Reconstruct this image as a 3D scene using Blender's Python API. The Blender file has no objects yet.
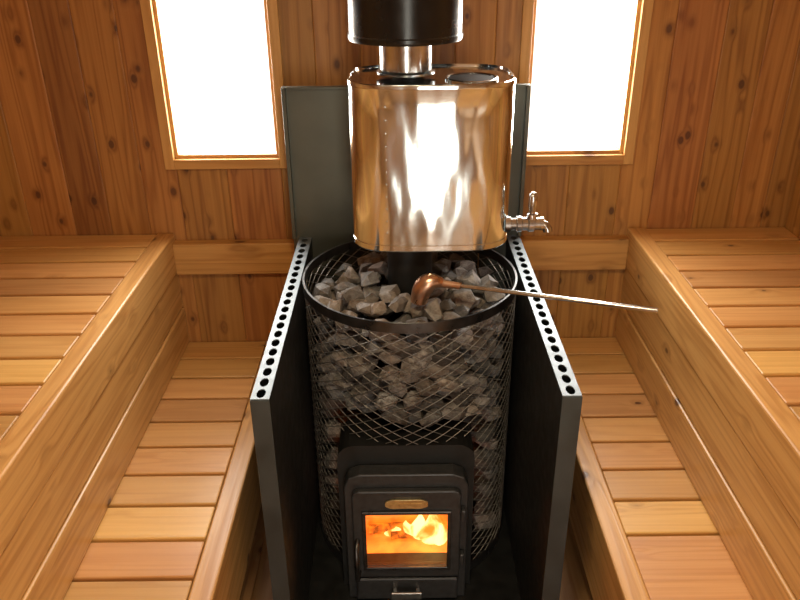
import bpy, bmesh, math, random
from mathutils import Vector, Matrix, noise
random.seed(7)
S = bpy.context.scene
COL = S.collection
pi = math.pi

# ------------------------------------------------------------------ materials
def newmat(name):
    m = bpy.data.materials.new(name); m.use_nodes = True
    nt = m.node_tree; nt.nodes.clear()
    out = nt.nodes.new('ShaderNodeOutputMaterial')
    return m, nt, out
def mth(nt, op, a, b=None, c=None, clamp=False):
    n = nt.nodes.new('ShaderNodeMath'); n.operation = op; n.use_clamp = clamp
    for i, v in enumerate((a, b, c)):
        if v is None: continue
        if isinstance(v, (int, float)): n.inputs[i].default_value = v
        else: nt.links.new(v, n.inputs[i])
    return n.outputs[0]
def maprange(nt, v, a, b, c, d):
    n = nt.nodes.new('ShaderNodeMapRange'); n.clamp = True
    n.inputs[1].default_value = a; n.inputs[2].default_value = b
    n.inputs[3].default_value = c; n.inputs[4].default_value = d
    nt.links.new(v, n.inputs[0]); return n.outputs[0]
def mixc(nt, f, a, b, mode='MIX'):
    n = nt.nodes.new('ShaderNodeMix'); n.data_type = 'RGBA'; n.blend_type = mode
    for sock, v in ((n.inputs[0], f), (n.inputs[6], a), (n.inputs[7], b)):
        if isinstance(v, (int, float)): sock.default_value = v
        elif isinstance(v, tuple): sock.default_value = (*v, 1) if len(v) == 3 else v
        else: nt.links.new(v, sock)
    return n.outputs[2]
def mapping(nt, v, sc):
    n = nt.nodes.new('ShaderNodeMapping'); n.inputs['Scale'].default_value = sc
    nt.links.new(v, n.inputs['Vector']); return n.outputs[0]
def noise_n(nt, v, scale, detail=3, dist=0, rough=.5):
    n = nt.nodes.new('ShaderNodeTexNoise'); n.inputs['Scale'].default_value = scale
    n.inputs['Detail'].default_value = detail; n.inputs['Distortion'].default_value = dist
    n.inputs['Roughness'].default_value = rough
    if v is not None: nt.links.new(v, n.inputs['Vector'])
    return n.outputs['Fac']

def wood(name, axis, light, dark, knot=(.09, .03, .008), kscale=6.5, kthr=.11, rough=.5, var=.3, rings=.4, along=.4, fineamt=.38):
    m, nt, out = newmat(name)
    tc = nt.nodes.new('ShaderNodeTexCoord'); geo = nt.nodes.new('ShaderNodeNewGeometry')
    rnd = geo.outputs['Random Per Island']
    comb = nt.nodes.new('ShaderNodeCombineXYZ')
    for i, k in enumerate((13.1, 27.7, 45.3)):
        nt.links.new(mth(nt, 'MULTIPLY', rnd, k), comb.inputs[i])
    add = nt.nodes.new('ShaderNodeVectorMath'); add.operation = 'ADD'
    nt.links.new(tc.outputs['Object'], add.inputs[0]); nt.links.new(comb.outputs[0], add.inputs[1])
    v = add.outputs[0]
    def sc(al, ac): return tuple(al if i == axis else ac for i in range(3))
    n1 = noise_n(nt, mapping(nt, v, sc(along, 8)), 1.4, 2, .15)
    vor = nt.nodes.new('ShaderNodeTexVoronoi'); vor.inputs['Scale'].default_value = kscale
    nt.links.new(mapping(nt, v, sc(.75, 1.15)), vor.inputs['Vector'])
    d = vor.outputs['Distance']
    wob = mth(nt, 'MULTIPLY', mth(nt, 'SUBTRACT', noise_n(nt, v, 40, 2), .5), .05)
    dd = mth(nt, 'ADD', d, wob)
    kmask = maprange(nt, dd, kthr * .7, kthr, 1, 0)
    halo = maprange(nt, dd, kthr, kthr * 2.3, 1, 0)
    infl = maprange(nt, d, 0, .36, 1, 0)
    infl = mth(nt, 'POWER', infl, 2.2)
    ph = mth(nt, 'ADD', mth(nt, 'MULTIPLY', n1, 9), mth(nt, 'MULTIPLY', infl, 1.8))
    ring = mth(nt, 'MULTIPLY_ADD', mth(nt, 'SINE', mth(nt, 'MULTIPLY', ph, 2 * pi)), .5, .5)
    ring = mth(nt, 'POWER', ring, 2.2)
    fine = noise_n(nt, mapping(nt, v, sc(1.6, 85)), 1.0, 4, 0, .65)
    fine = maprange(nt, fine, .32, .72, 0, 1)
    blot = noise_n(nt, mapping(nt, v, sc(1.0, 5)), 1.3, 2)
    blot = maprange(nt, blot, .3, .7, 0, 1)
    f = mth(nt, 'ADD', mth(nt, 'MULTIPLY', ring, rings), mth(nt, 'MULTIPLY', fine, fineamt))
    f = mth(nt, 'ADD', f, mth(nt, 'MULTIPLY', blot, .3), None, True)
    col = mixc(nt, f, light, dark)
    col = mixc(nt, mth(nt, 'MULTIPLY', halo, .45), col, tuple(.6 * c for c in dark))
    col = mixc(nt, mth(nt, 'MULTIPLY', kmask, .9), col, knot)
    hsv = nt.nodes.new('ShaderNodeHueSaturation')
    nt.links.new(col, hsv.inputs['Color'])
    rn2 = mth(nt, 'FRACT', mth(nt, 'MULTIPLY', rnd, 17.3))
    nt.links.new(mth(nt, 'MULTIPLY_ADD', rn2, var * 1.2, 1 - var * .6), hsv.inputs['Value'])
    nt.links.new(mth(nt, 'MULTIPLY_ADD', rnd, .020, .490), hsv.inputs['Hue'])
    p = nt.nodes.new('ShaderNodeBsdfPrincipled')
    nt.links.new(hsv.outputs[0], p.inputs['Base Color'])
    nt.links.new(maprange(nt, fine, 0, 1, rough - .06, rough + .1), p.inputs['Roughness'])
    b = nt.nodes.new('ShaderNodeBump'); b.inputs['Strength'].default_value = .12; b.inputs['Distance'].default_value = .004
    nt.links.new(f, b.inputs['Height']); nt.links.new(b.outputs[0], p.inputs['Normal'])
    nt.links.new(p.outputs[0], out.inputs[0])
    return m

def metal(name, col, rough, metallic=1, nscale=30, nvar=.15, bump=0, bscale=3, stretch=(1, 1, 1), cvar=.3):
    m, nt, out = newmat(name)
    tc = nt.nodes.new('ShaderNodeTexCoord')
    v = mapping(nt, tc.outputs['Object'], stretch)
    nf = noise_n(nt, v, nscale, 4)
    p = nt.nodes.new('ShaderNodeBsdfPrincipled')
    nt.links.new(mixc(nt, maprange(nt, nf, .3, .7, 0, 1), tuple(c * (1 - cvar) for c in col), col), p.inputs['Base Color'])
    p.inputs['Metallic'].default_value = metallic
    nt.links.new(maprange(nt, nf, .3, .7, max(.02, rough - nvar), rough + nvar), p.inputs['Roughness'])
    if bump:
        b = nt.nodes.new('ShaderNodeBump'); b.inputs['Strength'].default_value = bump; b.inputs['Distance'].default_value = .02
        nt.links.new(noise_n(nt, v, bscale, 1.5), b.inputs['Height'])
        nt.links.new(b.outputs[0], p.inputs['Normal'])
    nt.links.new(p.outputs[0], out.inputs[0])
    return m

def stone_mat():
    m, nt, out = newmat('sauna_rock')
    tc = nt.nodes.new('ShaderNodeTexCoord'); geo = nt.nodes.new('ShaderNodeNewGeometry')
    n1 = noise_n(nt, tc.outputs['Object'], 45, 6, 0, .7)
    n2 = noise_n(nt, tc.outputs['Object'], 9, 2)
    c = mixc(nt, maprange(nt, n1, .35, .65, 0, 1), (.045, .042, .042), (.22, .21, .205))
    c = mixc(nt, mth(nt, 'MULTIPLY', maprange(nt, n2, .35, .65, 0, 1), .5), c, (.14, .09, .055))
    hsv = nt.nodes.new('ShaderNodeHueSaturation'); nt.links.new(c, hsv.inputs['Color'])
    nt.links.new(mth(nt, 'MULTIPLY_ADD', geo.outputs['Random Per Island'], 1.4, .4), hsv.inputs['Value'])
    p = nt.nodes.new('ShaderNodeBsdfPrincipled'); p.inputs['Roughness'].default_value = .6
    nt.links.new(hsv.outputs[0], p.inputs['Base Color'])
    b = nt.nodes.new('ShaderNodeBump'); b.inputs['Strength'].default_value = .7; b.inputs['Distance'].default_value = .007
    nt.links.new(n1, b.inputs['Height']); nt.links.new(b.outputs[0], p.inputs['Normal'])
    nt.links.new(p.outputs[0], out.inputs[0]); return m

def glass_mat():
    m, nt, out = newmat('clear_glass')
    t = nt.nodes.new('ShaderNodeBsdfTransparent'); g = nt.nodes.new('ShaderNodeBsdfGlossy')
    g.inputs['Roughness'].default_value = .03
    lw = nt.nodes.new('ShaderNodeLayerWeight'); lw.inputs[0].default_value = .2
    mx = nt.nodes.new('ShaderNodeMixShader')
    nt.links.new(mth(nt, 'MULTIPLY', lw.outputs['Fresnel'], .5), mx.inputs[0])
    nt.links.new(t.outputs[0], mx.inputs[1]); nt.links.new(g.outputs[0], mx.inputs[2])
    nt.links.new(mx.outputs[0], out.inputs[0]); return m

def flame_mat():
    m, nt, out = newmat('flame')
    tc = nt.nodes.new('ShaderNodeTexCoord')
    n = noise_n(nt, mapping(nt, tc.outputs['Object'], (1, 1, .45)), 20, 3, .8)
    e = nt.nodes.new('ShaderNodeEmission')
    nt.links.new(mixc(nt, maprange(nt, n, .38, .55, 0, 1), (1, .30, .025), (1, .66, .20)), e.inputs[0])
    nt.links.new(maprange(nt, n, .38, .60, 1.3, 3.2), e.inputs[1])
    t = nt.nodes.new('ShaderNodeBsdfTransparent')
    lw = nt.nodes.new('ShaderNodeLayerWeight'); lw.inputs[0].default_value = .5
    mx = nt.nodes.new('ShaderNodeMixShader')
    nt.links.new(maprange(nt, lw.outputs['Facing'], .15, .85, 0, 1), mx.inputs[0])
    nt.links.new(e.outputs[0], mx.inputs[1]); nt.links.new(t.outputs[0], mx.inputs[2])
    nt.links.new(mx.outputs[0], out.inputs[0]); return m

def glow_mat(name, c0, c1, e0, e1, scale=16):
    m, nt, out = newmat(name)
    tc = nt.nodes.new('ShaderNodeTexCoord')
    n = noise_n(nt, tc.outputs['Object'], scale, 4, .4)
    p = nt.nodes.new('ShaderNodeBsdfPrincipled'); p.inputs['Roughness'].default_value = .9
    nt.links.new(mixc(nt, n, c0, c1), p.inputs['Base Color'])
    p.inputs['Emission Color'].default_value = (1, .17, .008, 1)
    nt.links.new(maprange(nt, n, .38, .62, e0, e1), p.inputs['Emission Strength'])
    nt.links.new(p.outputs[0], out.inputs[0]); return m

M_wall_back = wood('pine_wall_vertical', 2, (.46, .215, .052), (.22, .078, .014), rings=.42, kthr=.135, kscale=10.5, var=.40)
M_slat = wood('pine_slat_x', 0, (.62, .345, .125), (.42, .190, .050), kthr=.055, kscale=6, rings=.28, var=.30, rough=.36)
M_rail = wood('pine_rail_y', 1, (.60, .325, .115), (.37, .165, .045), kthr=.085, kscale=6, rings=.42, var=.30, rough=.38)
M_railx = wood('pine_rail_x', 0, (.58, .30, .09), (.36, .15, .035), kthr=.13, kscale=6, rings=.4, var=.1)
M_floor = wood('pine_floor_y', 1, (.42, .22, .09), (.25, .10, .03), rings=.4)
M_trim = wood('pine_trim_z', 2, (.60, .33, .11), (.42, .19, .048), kthr=.03, rings=.3, var=.1)
M_inox = metal('stainless_steel', (.80, .86, .88), .12, 1, 3, .03, .30, 8, (1.5, 1, .5), .05)
M_inox2 = metal('stainless_pipe', (.68, .70, .70), .2, 1, 30, .05)
M_chrome = metal('chrome', (.62, .62, .62), .2, 1, 20, .04)
M_black = metal('black_enamel', (.010, .010, .010), .25, .2, 20, .05)
M_dark = metal('dark_steel', (.010, .010, .010), .5, .2, 25, .08)
M_hole = metal('shield_flange_steel', (.20, .225, .25), .55, .5, 40, .06)
M_edge = metal('shield_edge_steel', (.050, .058, .060), .45, .4, 12, .08)
M_panel = metal('grey_painted_steel', (.095, .098, .080), .40, .5, 6, .08)
M_wire = metal('oxidised_wire', (.24, .22, .20), .42, .8, 30, .1)
M_rim = metal('rim_steel', (.10, .095, .095), .35, .9, 30, .1)
M_copper = metal('copper', (.66, .43, .31), .32, 1, 30, .08, cvar=.15)
M_brass = metal('brass', (.80, .62, .30), .35, 1, 60, .1)
M_iron = metal('cast_iron', (.060, .060, .063), .42, .6, 60, .08)
M_rock = stone_mat(); M_glass = glass_mat(); M_flame = flame_mat()
M_brick_firelit = glow_mat('fire_brick', (.35, .18, .08), (.7, .45, .25), .5, 1.5)  # firelight on the bricks is put in as patchy orange emission
M_char = glow_mat('ember_log', (.05, .02, .01), (.12, .05, .02), .3, 1.8, 40)
mm, nt, out = newmat('opal_glass'); p = nt.nodes.new('ShaderNodeBsdfPrincipled')
p.inputs['Base Color'].default_value = (.9, .85, .75, 1); p.inputs['Emission Color'].default_value = (1, .75, .45, 1)
p.inputs['Emission Strength'].default_value = 3; nt.links.new(p.outputs[0], out.inputs[0]); M_opal = mm

# ------------------------------------------------------------------ geometry helpers
def empty(name, loc=(0, 0, 0)):
    o = bpy.data.objects.new(name, None); COL.objects.link(o); o.empty_display_size = .1; return o
def finish(name, bm, mat, parent=None, smooth=True, bevel=0, ang=.55, segs=2):
    bmesh.ops.recalc_face_normals(bm, faces=bm.faces)
    for f in bm.faces: f.smooth = smooth
    if smooth:
        for e in bm.edges:
            if len(e.link_faces) == 2 and e.calc_face_angle(0) > ang: e.smooth = False
    me = bpy.data.meshes.new(name); bm.to_mesh(me); bm.free()
    me.materials.append(mat)
    o = bpy.data.objects.new(name, me); COL.objects.link(o)
    if parent: o.parent = parent
    if bevel:
        b = o.modifiers.new('bevel', 'BEVEL'); b.width = bevel; b.segments = segs; b.limit_method = 'ANGLE'
    return o
def addbox(bm, x0, x1, y0, y1, z0, z1):
    vs = [bm.verts.new((x, y, z)) for x in (x0, x1) for y in (y0, y1) for z in (z0, z1)]
    for q in ((0, 1, 3, 2), (4, 6, 7, 5), (0, 4, 5, 1), (2, 3, 7, 6), (0, 2, 6, 4), (1, 5, 7, 3)):
        bm.faces.new([vs[i] for i in q])
def boxes(name, lst, mat, parent=None, bevel=.002):
    bm = bmesh.new()
    for b in lst: addbox(bm, *b)
    return finish(name, bm, mat, parent, False, bevel)
def lathe(bm, prof, cx, cy, segs=64, mat4=None, close=False):
    rings = []
    for r, z in prof:
        ring = []
        for i in range(segs):
            a = 2 * pi * i / segs
            co = Vector((r * math.cos(a), r * math.sin(a), z))
            if mat4: co = mat4 @ co
            else: co += Vector((cx, cy, 0))
            ring.append(bm.verts.new(co))
        rings.append(ring)
    n = len(rings)
    for k in range(n if close else n - 1):
        a, b = rings[k], rings[(k + 1) % n]
        for i in range(segs):
            j = (i + 1) % segs
            bm.faces.new((a[i], a[j], b[j], b[i]))
    return rings
def tube(name, pts, r, mat, parent=None, cyclic=False):
    cu = bpy.data.curves.new(name, 'CURVE'); cu.dimensions = '3D'
    cu.bevel_depth = r; cu.bevel_resolution = 3; cu.use_fill_caps = True
    s = cu.splines.new('POLY'); s.points.add(len(pts) - 1); s.use_cyclic_u = cyclic
    for i, q in enumerate(pts): s.points[i].co = (*q, 1)
    cu.materials.append(mat)
    o = bpy.data.objects.new(name, cu); COL.objects.link(o)
    if parent: o.parent = parent
    return o
def sweep(bm, path, segs=24):
    rings = []
    up = Vector((0, 1, 0))
    for i, (c, r) in enumerate(path):
        a = path[max(i - 1, 0)][0]; b = path[min(i + 1, len(path) - 1)][0]
        t = (b - a).normalized()
        u = up.cross(t).normalized(); w_ = t.cross(u).normalized()
        rings.append([bm.verts.new(c + (u * math.cos(2 * pi * k / segs) + w_ * math.sin(2 * pi * k / segs)) * r) for k in range(segs)])
    for p_, q_ in zip(rings[:-1], rings[1:]):
        for k in range(segs):
            j = (k + 1) % segs
            bm.faces.new((p_[k], p_[j], q_[j], q_[k]))
    return rings
def holed_plate(bm, outer, holes, y0, y1):
    edges = []
    for loop in [outer] + holes:
        vs = [bm.verts.new((x, y0, z)) for x, z in loop]
        for i in range(len(vs)): edges.append(bm.edges.new((vs[i], vs[(i + 1) % len(vs)])))
    r = bmesh.ops.triangle_fill(bm, edges=edges, use_beauty=True)
    fs = [g for g in r['geom'] if isinstance(g, bmesh.types.BMFace)]
    e = bmesh.ops.extrude_face_region(bm, geom=fs)
    for v in e['geom']:
        if isinstance(v, bmesh.types.BMVert): v.co.y = y1

# ------------------------------------------------------------------ room
XL, XR, YB, YF, ZC = -1.60, 1.40, 2.58, -1.0, 2.25
WIN = [(-.774, -.410, 1.178, 1.98), (.434, .778, 1.178, 1.98)]
edges = [-1.68, -1.46, -1.33, -1.17, -1.04, -.90, -.774, -.60, -.41, -.27, -.12, .03, .19, .32, .434, .60, .778, .90, 1.06, 1.20, 1.31, 1.48]
lst = []
for a, b in zip(edges[:-1], edges[1:]):
    w = [q for q in WIN if a >= q[0] - 1e-4 and b <= q[1] + 1e-4]
    if w:
        lst.append((a, b, YB, YB + .08, 0, w[0][2])); lst.append((a, b, YB, YB + .08, w[0][3], ZC))
    else: lst.append((a, b, YB, YB + .08, 0, ZC))
boxes('wall_back', lst, M_wall_back, bevel=.0035)
def sidewall(name, x0, x1):
    l = []; y = YF
    while y < YB - .01:
        w = random.uniform(.11, .16); y2 = min(y + w, YB)
        if YB - y2 < .05: y2 = YB
        l.append((x0, x1, y, y2, 0, ZC)); y = y2
    boxes(name, l, M_wall_back, bevel=.0025)
sidewall('wall_left', XL - .08, XL); sidewall('wall_right', XR, XR + .08)
DX0, DX1, DZ = -.02, .50, 1.92
l = []
xs = [-1.68, -1.45, -1.3, -1.15, -1.0, -.85, -.7, -.55, -.4, -.26, -.14, DX0, .1, .24, .38, DX1, .60, .72, .86, 1.0, 1.14, 1.28, 1.48]
for a, b in zip(xs[:-1], xs[1:]):
    l.append((a, b, YF - .08, YF, DZ if (a >= DX0 - 1e-4 and b <= DX1 + 1e-4) else 0, ZC))
boxes('wall_front', l, M_wall_back, bevel=.0025)
l = []; x = XL - .08
while x < XR + .07:
    l.append((x, min(x + .12, XR + .08), YF - .08, YB + .08, -.04, 0)); x += .12
boxes('floor', l, M_floor, bevel=.003)
l = []; x = XL - .08
while x < XR + .07:
    l.append((x, min(x + .12, XR + .08), YF - .08, YB + .08, ZC, ZC + .03)); x += .12
boxes('ceiling', l, M_floor, bevel=.002)

for i, (a, b, z0, z1) in enumerate(WIN):
    e = empty('window_%d' % (i + 1))
    t = .034; d = .02
    boxes('frame', [(a - t, a, YB - d, YB, z0 - t, z1 + t), (b, b + t, YB - d, YB, z0 - t, z1 + t)], M_trim, e, .002)
    boxes('frame_sill', [(a, b, YB - d, YB, z0 - t, z0), (a, b, YB - d, YB, z1, z1 + t)], M_railx, e, .002)
    s = .012
    boxes('sash', [(a, a + s, YB, YB + .05, z0, z1), (b - s, b, YB, YB + .05, z0, z1)], M_trim, e, .001)
    boxes('sash_rail', [(a + s, b - s, YB, YB + .05, z0, z0 + s), (a + s, b - s, YB, YB + .05, z1 - s, z1)], M_railx, e, .001)
    boxes('glass_pane', [(a + s, b - s, YB + .03, YB + .036, z0 + s, z1 - s)], M_glass, e, 0)
e = empty('door_1')
boxes('stiles', [(DX0, DX0 + .06, YF - .06, YF - .02, 0, DZ), (DX1 - .06, DX1, YF - .06, YF - .02, 0, DZ)], M_trim, e, .003)
boxes('rails', [(DX0 + .06, DX1 - .06, YF - .06, YF - .02, 0, .10), (DX0 + .06, DX1 - .06, YF - .06, YF - .02, DZ - .06, DZ)], M_railx, e, .003)
boxes('glass_pane', [(DX0 + .06, DX1 - .06, YF - .045, YF - .038, .10, DZ - .06)], M_glass, e, 0)
tube('pull_handle', [(DX0 + .03, YF - .02, .9), (DX0 + .03, YF + .03, .92), (DX0 + .03, YF + .03, 1.1), (DX0 + .03, YF - .02, 1.12)], .009, M_trim, e)

boxes('trim_1', [(-.818, .828, YB - .045, YB, .755, .875)], M_railx, bevel=.004)

# ------------------------------------------------------------------ benches
def bench_upper(name, xw, xi, side):
    e = empty(name)
    zt = .90; pitch = .125; gap = .012; rw = .062
    l = []; y = YB - .004
    a0, a1 = sorted((xw, xi + (-rw if side > 0 else rw)))
    while y > YF + .35:
        l.append((a0 + .001, a1 - .002, y - pitch + gap, y, zt - .03, zt)); y -= pitch
    yend = y + gap
    boxes('seat_slats', l, M_slat, e, .004)
    r0, r1 = sorted((xi, xi - side * rw))
    boxes('edge_rail', [(r0, r1, yend, YB - .001, zt - .138, zt + .004)], M_rail, e, .006)
    b0, b1 = sorted((xi - side * .008, xi - side * .045))
    boxes('front_boards', [(b0, b1, yend, YB - .001, .606, .757)], M_rail, e, .006)
    b2, b3 = sorted((xi - side * .004, xi - side * .045))
    boxes('lower_front_board', [(b2, b3, yend, YB - .001, .452, .600)], M_rail, e, .006)
    boxes('support_joists', [(a0 + .001, a0 + .05, yend, YB - .001, zt - .12, zt - .031), (a1 - .08, a1 - .04, yend, YB - .001, zt - .12, zt - .031)], M_rail, e, .002)
    pl = [(a1 - .08, a1 - .04, yy, yy + .05, 0, zt - .121) for yy in (YB - .06, 1.2, yend + .02)]
    pl += [(a0 + .001, a0 + .05, yy, yy + .05, 0, zt - .121) for yy in (YB - .06, 1.2, yend + .02)]
    boxes('legs', pl, M_trim, e, .002)
bench_upper('sauna_bench', XL, -.815, 1)
bench_upper('sauna_bench', XR, .828, -1)
def bench_lower(name, xo, xi, side, wide=False):
    e = empty(name)
    zt = .45; pitch = .133; gap = .011; rw = .06
    a0, a1 = sorted((xo, xi - side * rw))
    l = []; y = YB - .004
    while y > -.4:
        p = pitch
        if wide and 1.45 < y < 1.58: p = .28
        l.append((a0 + .001, a1 - .003, y - p + gap, y, zt - .028, zt)); y -= p
    yend = y + gap
    boxes('seat_slats', l, M_slat, e, .004)
    r0, r1 = sorted((xi, xi - side * rw))
    boxes('edge_rail', [(r0, r1, yend, YB - .001, zt - .12, zt + .003)], M_rail, e, .005)
    b0, b1 = sorted((xi - side * .01, xi - side * .04))
    boxes('front_boards', [(b0, b1, yend, YB - .001, .17, .31)], M_rail, e, .004)
    pl = [(b0, b1, yy, yy + .05, 0, .168) for yy in (YB - .06, 1.2, yend + .02)]
    c0, c1 = sorted((xo - side * .00, xo + side * .04))
    boxes('joist', [(c0, c1, yend, YB - .001, zt - .10, zt - .029)], M_rail, e, .002)
    pl += [(c0, c1, yy, yy + .05, 0, zt - .101) for yy in (YB - .06, 1.2, yend + .02)]
    boxes('legs', pl, M_trim, e, .002)
bench_lower('step_bench', -.838, -.46, 1)
bench_lower('step_bench', .851, .53, -1, True)

# ------------------------------------------------------------------ stove
SX, SY, R, ZR = .03, 2.08, .318, .96
DXc = .012
stove = empty('wood_burning_sauna_stove')
bm = bmesh.new()
lathe(bm, [(R - .003, ZR - .030), (R + .003, ZR - .030), (R + .003, ZR), (R - .003, ZR)], SX, SY, 96, close=True)
lathe(bm, [(R - .004, .012), (R + .003, .012), (R + .003, .05), (R - .004, .05)], SX, SY, 96, close=True)
finish('cage_rims', bm, M_rim, stove, True)
cu = bpy.data.curves.new('cage_mesh', 'CURVE'); cu.dimensions = '3D'; cu.bevel_depth = .0015; cu.bevel_resolution = 0
N = 34; h = .032; z0, z1 = .045, ZR - .025
def keep(x, y, z): return not (abs(x - DXc) < .205 and z < .56 and y < SY)
for k in range(N):
    for sgn in (1, -1):
        pts = []; steps = 170
        def flush(pts):
            if len(pts) > 1:
                s = cu.splines.new('POLY'); s.points.add(len(pts) - 1)
                for i, q in enumerate(pts): s.points[i].co = (*q, 1)
        for i in range(steps + 1):
            z = z0 + (z1 - z0) * i / steps
            a = 2 * pi * k / N + sgn * (z - z0) / h * (2 * pi / N)
            rr = R - .001 + (.0013 if sgn > 0 else -.0013)
            x = SX + rr * math.cos(a); y = SY + rr * math.sin(a)
            if keep(x, y, z): pts.append((x, y, z))
            else: flush(pts); pts = []
        flush(pts)
cu.materials.append(M_wire)
o = bpy.data.objects.new('cage_mesh', cu); COL.objects.link(o); o.parent = stove
bm = bmesh.new()
r = lathe(bm, [(.165, .01), (.165, .76), (.12, .80), (.075, .82)], SX, SY, 48)
bm.faces.new(r[0]); bm.faces.new(r[-1])
finish('firebox_drum', bm, M_dark, stove)
bm = bmesh.new()
r = lathe(bm, [(.066, .80), (.066, 1.088)], SX, SY, 40)
finish('flue_outlet', bm, M_dark, stove)
boxes('base_plate', [(-.341, .409, 1.445, 2.415, 0, .010)], M_dark, stove, .001)
def pol(w, zb, zt, ch, n=5):
    pts = [(DXc - w, zb), (DXc - w, zt - ch)]
    for i in range(1, n):
        a = pi - (pi / 2) * i / n
        pts.append((DXc - w + ch + ch * math.cos(a), zt - ch + ch * math.sin(a)))
    pts.append((DXc - w + ch, zt)); pts.append((DXc + w - ch, zt))
    for i in range(1, n):
        a = pi / 2 - (pi / 2) * i / n
        pts.append((DXc + w - ch + ch * math.cos(a), zt - ch + ch * math.sin(a)))
    pts += [(DXc + w, zt - ch), (DXc + w, zb)]
    return pts
def rect(w, zb, zt): return [(DXc - w, zb), (DXc - w, zt), (DXc + w, zt), (DXc + w, zb)]
bm = bmesh.new(); holed_plate(bm, pol(.20, .012, .56, .05), [rect(.15, .125, .40)], 1.765, 1.90)
finish('hood', bm, M_dark, stove, False)
bm = bmesh.new(); holed_plate(bm, pol(.18, .012, .495, .045, 2), [rect(.128, .15, .38)], 1.715, 1.764)
finish('door_surround', bm, M_iron, stove, False, .004)
bm = bmesh.new(); holed_plate(bm, pol(.158, .118, .45, .02, 2), [rect(.121, .163, .372)], 1.695, 1.7145)
finish('door_frame', bm, M_iron, stove, False, .004)
bm = bmesh.new(); holed_plate(bm, rect(.13, .154, .381), [rect(.119, .165, .370)], 1.687, 1.6948)
finish('glass_bead', bm, M_rim, stove, False, .002)
boxes('door_glass', [(DXc - .1205, DXc + .1205, 1.700, 1.704, .1635, .3715)], M_glass, stove, 0)
boxes('ash_drawer', [(DXc - .155, DXc + .155, 1.697, 1.7145, .022, .108)], M_iron, stove, .005)
boxes('ash_drawer_handle', [(DXc - .05, DXc + .045, 1.668, 1.676, .05, .078), (DXc - .045, DXc - .03, 1.676, 1.697, .055, .072), (DXc + .025, DXc + .04, 1.676, 1.697, .055, .072)], M_chrome, stove, .003)
tube('door_handle', [(DXc - .145, 1.694, .27), (DXc - .148, 1.66, .265), (DXc - .148, 1.655, .15), (DXc - .145, 1.694, .145)], .007, M_rim, stove)
boxes('door_hinges', [(DXc + .158, DXc + .172, 1.69, 1.7145, .17, .21), (DXc + .158, DXc + .172, 1.69, 1.7145, .34, .38)], M_iron, stove, .004)
bm = bmesh.new(); n = 40
pts = []
for i in range(n):
    a = 2 * pi * i / n
    rx = .062 * (abs(math.cos(a)) ** .6) * (1 if math.cos(a) > 0 else -1)
    rz = .0165 * (abs(math.sin(a)) ** .6) * (1 if math.sin(a) > 0 else -1)
    k = 1 + .05 * math.cos(6 * a)
    pts.append((DXc + rx, .408 + rz * k))
holed_plate(bm, pts, [], 1.689, 1.6948); finish('badge', bm, M_brass, stove, False, .0015)
l = [(DXc - .045 + i * .012, DXc - .045 + i * .012 + .004, 1.6882, 1.6895, .404, .412) for i in range(8)]
boxes('badge_relief', l, M_brass, stove, 0)
# fire chamber
boxes('fire_bricks', [(DXc - .149, DXc - .135, 1.766, 1.90, .126, .399), (DXc + .135, DXc + .149, 1.766, 1.90, .126, .399),
      (DXc - .135, DXc + .135, 1.766, 1.90, .126, .140), (DXc - .135, DXc + .135, 1.766, 1.90, .385, .399),
      (DXc - .149, DXc + .149, 1.90, 1.913, .126, .399)], M_brick_firelit, stove, .002)
bm = bmesh.new()
for (ax, az, bx, bz, yy, rr) in ((-.12, .156, .10, .160, 1.86, .016), (-.05, .156, .12, .165, 1.83, .013)):
    A = Vector((DXc + ax, yy, az)); B = Vector((DXc + bx, yy + .01, bz))
    q = (B - A).to_track_quat('Z', 'Y').to_matrix().to_4x4(); mt = Matrix.Translation(A) @ q
    L = (B - A).length
    rr_ = lathe(bm, [(rr, 0), (rr * 1.1, L * .4), (rr * .9, L)], 0, 0, 12, mt)
    bm.faces.new(rr_[0]); bm.faces.new(rr_[-1])
finish('firewood', bm, M_char, stove)
bm = bmesh.new()
for (fx, fz, fh, fr, fy, lean) in ((.078, .145, .145, .042, 1.80, .0), (.050, .145, .105, .036, 1.82, -.02), (.102, .150, .12, .026, 1.79, .0), (.02, .150, .060, .028, 1.83, -.02), (-.04, .145, .030, .03, 1.84, 0)):
    prof = [(fr * math.sin(pi * min(1, t ** .6)) * (1 - t * .2) + .0005, t * fh) for t in [i / 20 for i in range(21)]]
    M4 = Matrix.Translation((DXc + fx, fy, fz)) @ Matrix.Diagonal((1, .45, 1, 1))
    before = len(bm.verts)
    lathe(bm, prof, 0, 0, 20, M4)
    bm.verts.ensure_lookup_table()
    for v in bm.verts[before:]:
        k = max(0, (v.co.z - fz) / fh)
        v.co.x += lean * k * k + .012 * math.sin(k * 5 + fx * 60) * k
        v.co.y += .01 * k
        v.co.x = min(v.co.x, DXc + .133)
finish('flames', bm, M_flame, stove, True, ang=3)

# stones ------------------------------------------------------------
def add_stone(bm, c, s):
    q = Matrix.Rotation(random.uniform(0, 6.28), 3, 'Z') @ Matrix.Rotation(random.uniform(-.6, .6), 3, 'X')
    sx, sy, sz = s * random.uniform(.85, 1.3), s * random.uniform(.7, 1.1), s * random.uniform(.55, .85)
    vs = []
    for i in range(random.randint(14, 24)):
        d = Vector((random.gauss(0, 1), random.gauss(0, 1), random.gauss(0, 1))).normalized() * random.uniform(.87, 1.05)
        d = q @ Vector((d.x * sx, d.y * sy, d.z * sz))
        vs.append(bm.verts.new(Vector(c) + d))
    r = bmesh.ops.convex_hull(bm, input=vs)
    dele = [g for g in r['geom_interior'] if isinstance(g, bmesh.types.BMVert)]
    dele += [g for g in r['geom_unused'] if isinstance(g, bmesh.types.BMVert)]
    if dele: bmesh.ops.delete(bm, geom=list(set(dele)), context='VERTS')
bm = bmesh.new()
z = .05; row = 0
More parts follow.
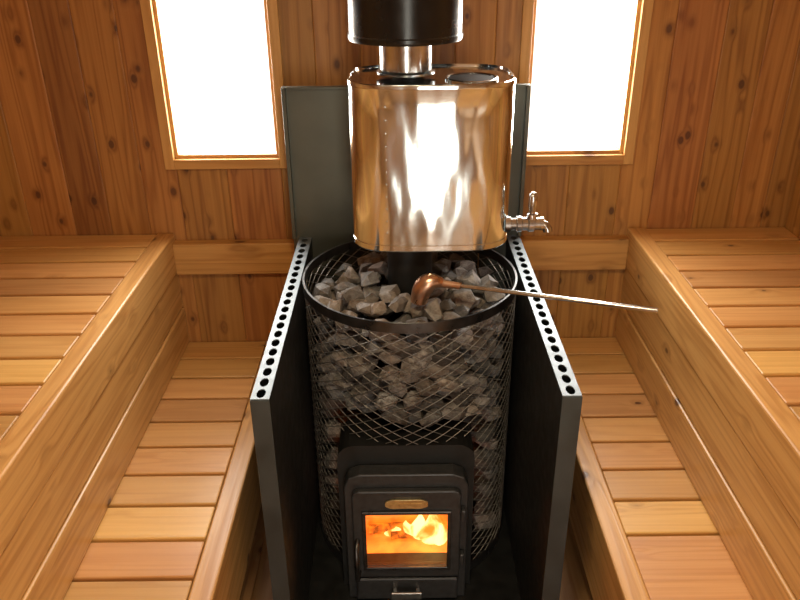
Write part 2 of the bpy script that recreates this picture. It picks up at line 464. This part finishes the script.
while z < .88:
    n = 22
    for i in range(n):
        a = 2 * pi * (i + .5 * (row % 2) + random.uniform(-.25, .25)) / n
        s = random.uniform(.040, .058)
        rr = R - .010 - s * 1.12
        x, y = SX + rr * math.cos(a), SY + rr * math.sin(a)
        zz = z + random.uniform(-.015, .015)
        if abs(x - DXc) < .245 and zz < .60 and y < SY: continue
        add_stone(bm, (x, y, zz), s)
    z += .056; row += 1
z = .61
while z < .86:
    for i in range(17):
        a = 2 * pi * (i + random.uniform(-.3, .3)) / 17
        s = random.uniform(.045, .055)
        add_stone(bm, (SX + .205 * math.cos(a), SY + .205 * math.sin(a), z), s)
    z += .07
pl = []
def top_layer(zb, rmax, count, smin, smax, hump=.02):
    got = 0
    for t in range(4000):
        if got >= count: break
        a = random.uniform(0, 2 * pi); rr = rmax * math.sqrt(random.random())
        s = random.uniform(smin, smax)
        if rr < .066 + s * .9: continue
        x, y = SX + rr * math.cos(a), SY + rr * math.sin(a)
        if rr + s * 1.15 > R - .006: continue
        if any((x - p[0]) ** 2 + (y - p[1]) ** 2 < (.80 * (s + p[2])) ** 2 and p[3] == zb for p in pl): continue
        zz = zb + random.uniform(-.012, .012) + hump * (1 - rr / rmax)
        pl.append((x, y, s, zb)); add_stone(bm, (x, y, zz), s); got += 1
top_layer(.82, .275, 45, .036, .05)
top_layer(.862, .27, 45, .036, .052)
top_layer(.900, .27, 60, .034, .056, .05)
top_layer(.930, .20, 22, .030, .048, .05)
stones = finish('sauna_stones', bm, M_rock, None, False, .003, segs=1)

# ------------------------------------------------------------------ heat shields
sh = empty('stove_heat_shield')
YS0, YS1, ZS = 1.44, 2.42, .94
for nm, x0, x1 in (('left', -.342, -.299), ('right', .366, .410)):
    t = .003
    boxes('side_sheets_' + nm, [(x0, x0 + t, YS0, YS1, .011, ZS - .001), (x1 - t, x1, YS0, YS1, .011, ZS - .001)], M_dark, sh, 0)
    boxes('front_edge_' + nm, [(x0 - .001, x1 + .001, YS0 - .003, YS0, .0, ZS), (x0 + t, x1 - t, YS1 - .03, YS1 - .002, .011, ZS - .001)], M_edge, sh, .001)
    bm = bmesh.new()
    n = 21; L = (YS1 - YS0) / n; cx = (x0 + x1) / 2; hw = (x1 - x0) / 2
    for i in range(n):
        cy = YS0 + (i + .5) * L
        outer = []; inner = []
        for k in range(24):
            a = 2 * pi * k / 24 + pi / 24
            dx, dy = math.cos(a), math.sin(a)
            s = min(hw / max(abs(dx), 1e-6), (L / 2) / max(abs(dy), 1e-6))
            outer.append(bm.verts.new((cx + dx * s, cy + dy * s, ZS)))
            inner.append(bm.verts.new((cx + dx * .0105, cy + dy * .0185, ZS)))
        for k in range(24):
            j = (k + 1) % 24
            o1, o2 = outer[k], outer[j]
            on_x1 = abs(abs(o1.co.x - cx) - hw) < 1e-5; on_x2 = abs(abs(o2.co.x - cx) - hw) < 1e-5
            if on_x1 != on_x2:
                cv = bm.verts.new((cx + math.copysign(hw, (o1.co.x + o2.co.x) / 2 - cx), cy + math.copysign(L / 2, (o1.co.y + o2.co.y) / 2 - cy), ZS))
                bm.faces.new((o1, cv, o2, inner[j], inner[k]))
            else: bm.faces.new((o1, o2, inner[j], inner[k]))
    e_ = bmesh.ops.extrude_face_region(bm, geom=bm.faces[:])
    for v in e_['geom']:
        if isinstance(v, bmesh.types.BMVert): v.co.z += .003
    finish('perforated_flange_' + nm, bm, M_hole, sh, False)
boxes('back_panel', [(-.362, .272, YS1 + .002, YS1 + .012, .0, 1.448), (.276, .414, YS1 + .002, YS1 + .012, .0, 1.448)], M_panel, sh, .002)
boxes('back_panel_folds', [(-.362, -.350, YS1 - .02, YS1 + .001, .945, 1.448), (.402, .414, YS1 - .02, YS1 + .001, .945, 1.448),
      (-.349, .401, YS1 - .012, YS1 + .001, 1.44, 1.448)], M_panel, sh, .001)
boxes('wall_brackets', [(-.30, -.27, YS1 + .013, YB - .046, .80, .83), (.33, .36, YS1 + .013, YB - .046, .80, .83)], M_dark, sh, .001)

# ------------------------------------------------------------------ chimney
ch = empty('chimney_pipe')
CX = SX - .008
bm = bmesh.new(); lathe(bm, [(.069, 1.548), (.069, 1.70)], CX, SY - .005, 64)
lathe(bm, [(.069, 1.548), (.078, 1.548), (.078, 1.553), (.070, 1.558)], CX, SY - .005, 64)
finish('flue', bm, M_inox2, ch)
bm = bmesh.new(); lathe(bm, [(.071, 1.64), (.140, 1.64), (.148, 1.634), (.150, 1.640), (.150, 1.648), (.147, 1.651), (.147, 2.248), (.071, 2.248)], CX, SY - .005, 96)
finish('insulated_pipe', bm, M_black, ch)

# ------------------------------------------------------------------ water tank
tk = empty('water_tank')
TX, TY = .088, 2.075
A, B, RR = .218, .140, .085
def outline(o, n=12, m=10):
    a, b, r = A + o, B + o, RR + o
    pts = []
    for cx, cy, s in ((a - r, b - r, 0), (-(a - r), b - r, pi / 2), (-(a - r), -(b - r), pi), (a - r, -(b - r), 1.5 * pi)):
        for i in range(n + 1):
            t = s + pi / 2 * i / n
            pts.append((cx + r * math.cos(t), cy + r * math.sin(t)))
        if abs(s - pi) < .1 or s == 0:
            x_0 = pts[-1][0]; x_1 = -x_0
            for i in range(1, m): pts.append((x_0 + (x_1 - x_0) * i / m, pts[-1][1]))
    out_ = []
    for x, y in pts:
        k = max(0, 1 - (x / a) ** 2)
        out_.append((x, y + math.copysign(.014 * k, y)))
    return out_
bm = bmesh.new(); prev = None
prof = [(-.014, 1.094), (-.003, 1.094), (.000, 1.098), (.000, 1.112), (-.0015, 1.1135), (-.0015, 1.115), (0, 1.1165)]
prof += [(0, 1.1165 + (1.528 - 1.1165) * i / 6) for i in range(1, 7)]
prof += [(.001, 1.530), (.0015, 1.538), (.000, 1.543), (-.004, 1.544), (-.006, 1.540), (-.007, 1.537)]
first = None
for o_, z in prof:
    ring = [bm.verts.new((TX + x, TY + y, z)) for x, y in outline(o_)]
    if prev:
        for i in range(len(ring)):
            j = (i + 1) % len(ring)
            bm.faces.new((prev[i], prev[j], ring[j], ring[i]))
    else: first = ring
    prev = ring
bm.faces.new(prev); bm.faces.new(list(reversed(first)))
finish('tank_body', bm, M_inox, tk)
bm = bmesh.new(); mt = Matrix.Translation((.193, TY - .045, 1.5365))
lathe(bm, [(.070, 0), (.070, .005), (.066, .007), (.062, .005), (.062, .001)], 0, 0, 48, mt)
finish('filler_collar', bm, M_inox2, tk)
bm = bmesh.new(); r = lathe(bm, [(.061, .0012), (.061, .003), (.056, .0035)], 0, 0, 48, mt); bm.faces.new(r[-1])
finish('filler_lid', bm, M_dark, tk)
bm = bmesh.new()
for i in range(11):
    z = 1.15 + i * .034
    mt = Matrix.Translation((TX - .120, TY - B - .0098, z)) @ Matrix.Rotation(pi / 2, 4, 'X')
    r = lathe(bm, [(.003, 0), (.0026, .0008), (.0012, .0012)], 0, 0, 10, mt); bm.faces.new(r[-1])
finish('spot_welds', bm, M_inox2, tk)
# tap
tz, ty = 1.150, TY - .09
bm = bmesh.new()
mt = Matrix.Translation((TX + A - .012, ty, tz)) @ Matrix.Rotation(pi / 2, 4, 'Y') @ Matrix.Diagonal((1.25, 1.25, .95, 1))
r = lathe(bm, [(.018, 0), (.018, .016), (.014, .018), (.014, .032), (.018, .034), (.018, .048), (.015, .050), (.015, .066), (.018, .069), (.018, .084), (.014, .086), (.014, .102), (.015, .103), (.015, .112)], 0, 0, 24, mt)
bm.faces.new(r[0]); bm.faces.new(r[-1])
mt = Matrix.Translation((TX + A + .062, ty, tz))
r = lathe(bm, [(.015, .008), (.015, .030), (.009, .033), (.009, .044), (.012, .050), (.012, .080), (.009, .088), (.004, .092)], 0, 0, 16, mt); bm.faces.new(r[-1])
finish('tap_body', bm, M_chrome, tk)
tube('tap_spout', [(TX + A + .088, ty, tz), (TX + A + .100, ty - .006, tz - .004), (TX + A + .106, ty - .01, tz - .012), (TX + A + .107, ty - .012, tz - .020)], .013, M_chrome, tk)

# ------------------------------------------------------------------ ladle
ld = empty('ladle')
E = Vector((.637, 1.665, 1.040))
mouth = Vector((.052, 1.872, .968)); c1 = Vector((.062, 1.872, 1.050)); c2 = Vector((.118, 1.864, 1.026))
dirn = (E - c2).normalized()
path = []
for i in range(17):
    t = i / 16
    p_ = mouth * (1 - t) ** 2 + c1 * 2 * t * (1 - t) + c2 * t ** 2
    rad = .0225 + .0050 * math.sin(pi * min(1, t * 1.25)) if t < .6 else .0262 - (.0150) * ((t - .6) / .4) ** 1.2
    path.append((p_, rad))
path.append((c2 + dirn * .02, .0105)); path.append((c2 + dirn * .05, .0095)); path.append((c2 + dirn * .051, .006))
bm = bmesh.new()
rings_o = sweep(bm, path, 28)
ip = [(q_[0], q_[1] - .002) for q_ in path[:9]]
rings_i = sweep(bm, ip, 28)
for k in range(28):
    j = (k + 1) % 28
    bm.faces.new((rings_o[0][k], rings_o[0][j], rings_i[0][j], rings_i[0][k]))
bm.faces.new(rings_i[-1])
finish('bowl', bm, M_copper, ld)
tube('handle', [tuple(c2 + dirn * .04), tuple(c2 + dirn * .3), tuple(E)], .0060, M_chrome, ld)

# ------------------------------------------------------------------ lamps & light
lamp = empty('ceiling_lamp')
bm = bmesh.new(); r = lathe(bm, [(.13, 2.249), (.13, 2.225), (.125, 2.21)], 0, .75, 40); finish('lamp_base', bm, M_brass, lamp)
bm = bmesh.new(); r = lathe(bm, [(.12, 2.22), (.118, 2.19), (.09, 2.16), (.05, 2.145), (.01, 2.14)], 0, .75, 40); bm.faces.new(r[-1]); finish('opal_shade', bm, M_opal, lamp)
def area(name, loc, rot, sx, sy, power, col, parent=None):
    l = bpy.data.lights.new(name, 'AREA'); l.shape = 'RECTANGLE'; l.size = sx; l.size_y = sy
    l.energy = power; l.color = col
    o = bpy.data.objects.new(name, l); COL.objects.link(o); o.location = loc; o.rotation_euler = rot
    if parent: o.parent = parent
    return o
for i, (a, b, z0, z1) in enumerate(WIN):
    area('daylight_window', ((a + b) / 2, YB + .075, (z0 + z1) / 2), (-pi / 2, 0, 0), b - a, z1 - z0, 29, (1, .97, .88))
area('daylight_door', ((DX0 + DX1) / 2, YF - .075, DZ / 2), (pi / 2, 0, 0), DX1 - DX0, DZ, 26, (1, .95, .80))
area('lamp_glow', (0, .75, 2.13), (0, 0, 0), .2, .2, 20, (1, .82, .52), lamp)
pl_ = bpy.data.lights.new('fire_glow', 'POINT'); pl_.energy = 1.2; pl_.color = (1, .4, .1); pl_.shadow_soft_size = .03
o = bpy.data.objects.new('fire_glow', pl_); COL.objects.link(o); o.location = (DXc + .05, 1.785, .33); o.parent = stove

w = bpy.data.worlds.new('World'); S.world = w; w.use_nodes = True
w.node_tree.nodes['Background'].inputs[0].default_value = (1, .97, .9, 1)
w.node_tree.nodes['Background'].inputs[1].default_value = 2.0

# ------------------------------------------------------------------ camera
cam = bpy.data.cameras.new('camera'); cam.lens = 34.2; cam.sensor_width = 36; cam.clip_start = .02
co = bpy.data.objects.new('camera', cam); COL.objects.link(co)
co.matrix_world = Matrix.Translation((0, 0, 1.91)) @ Matrix.Rotation(math.radians(90 - 26.57), 4, 'X') @ Matrix.Rotation(math.radians(-.66), 4, 'Z')
S.camera = co
S.view_settings.view_transform = 'Standard'
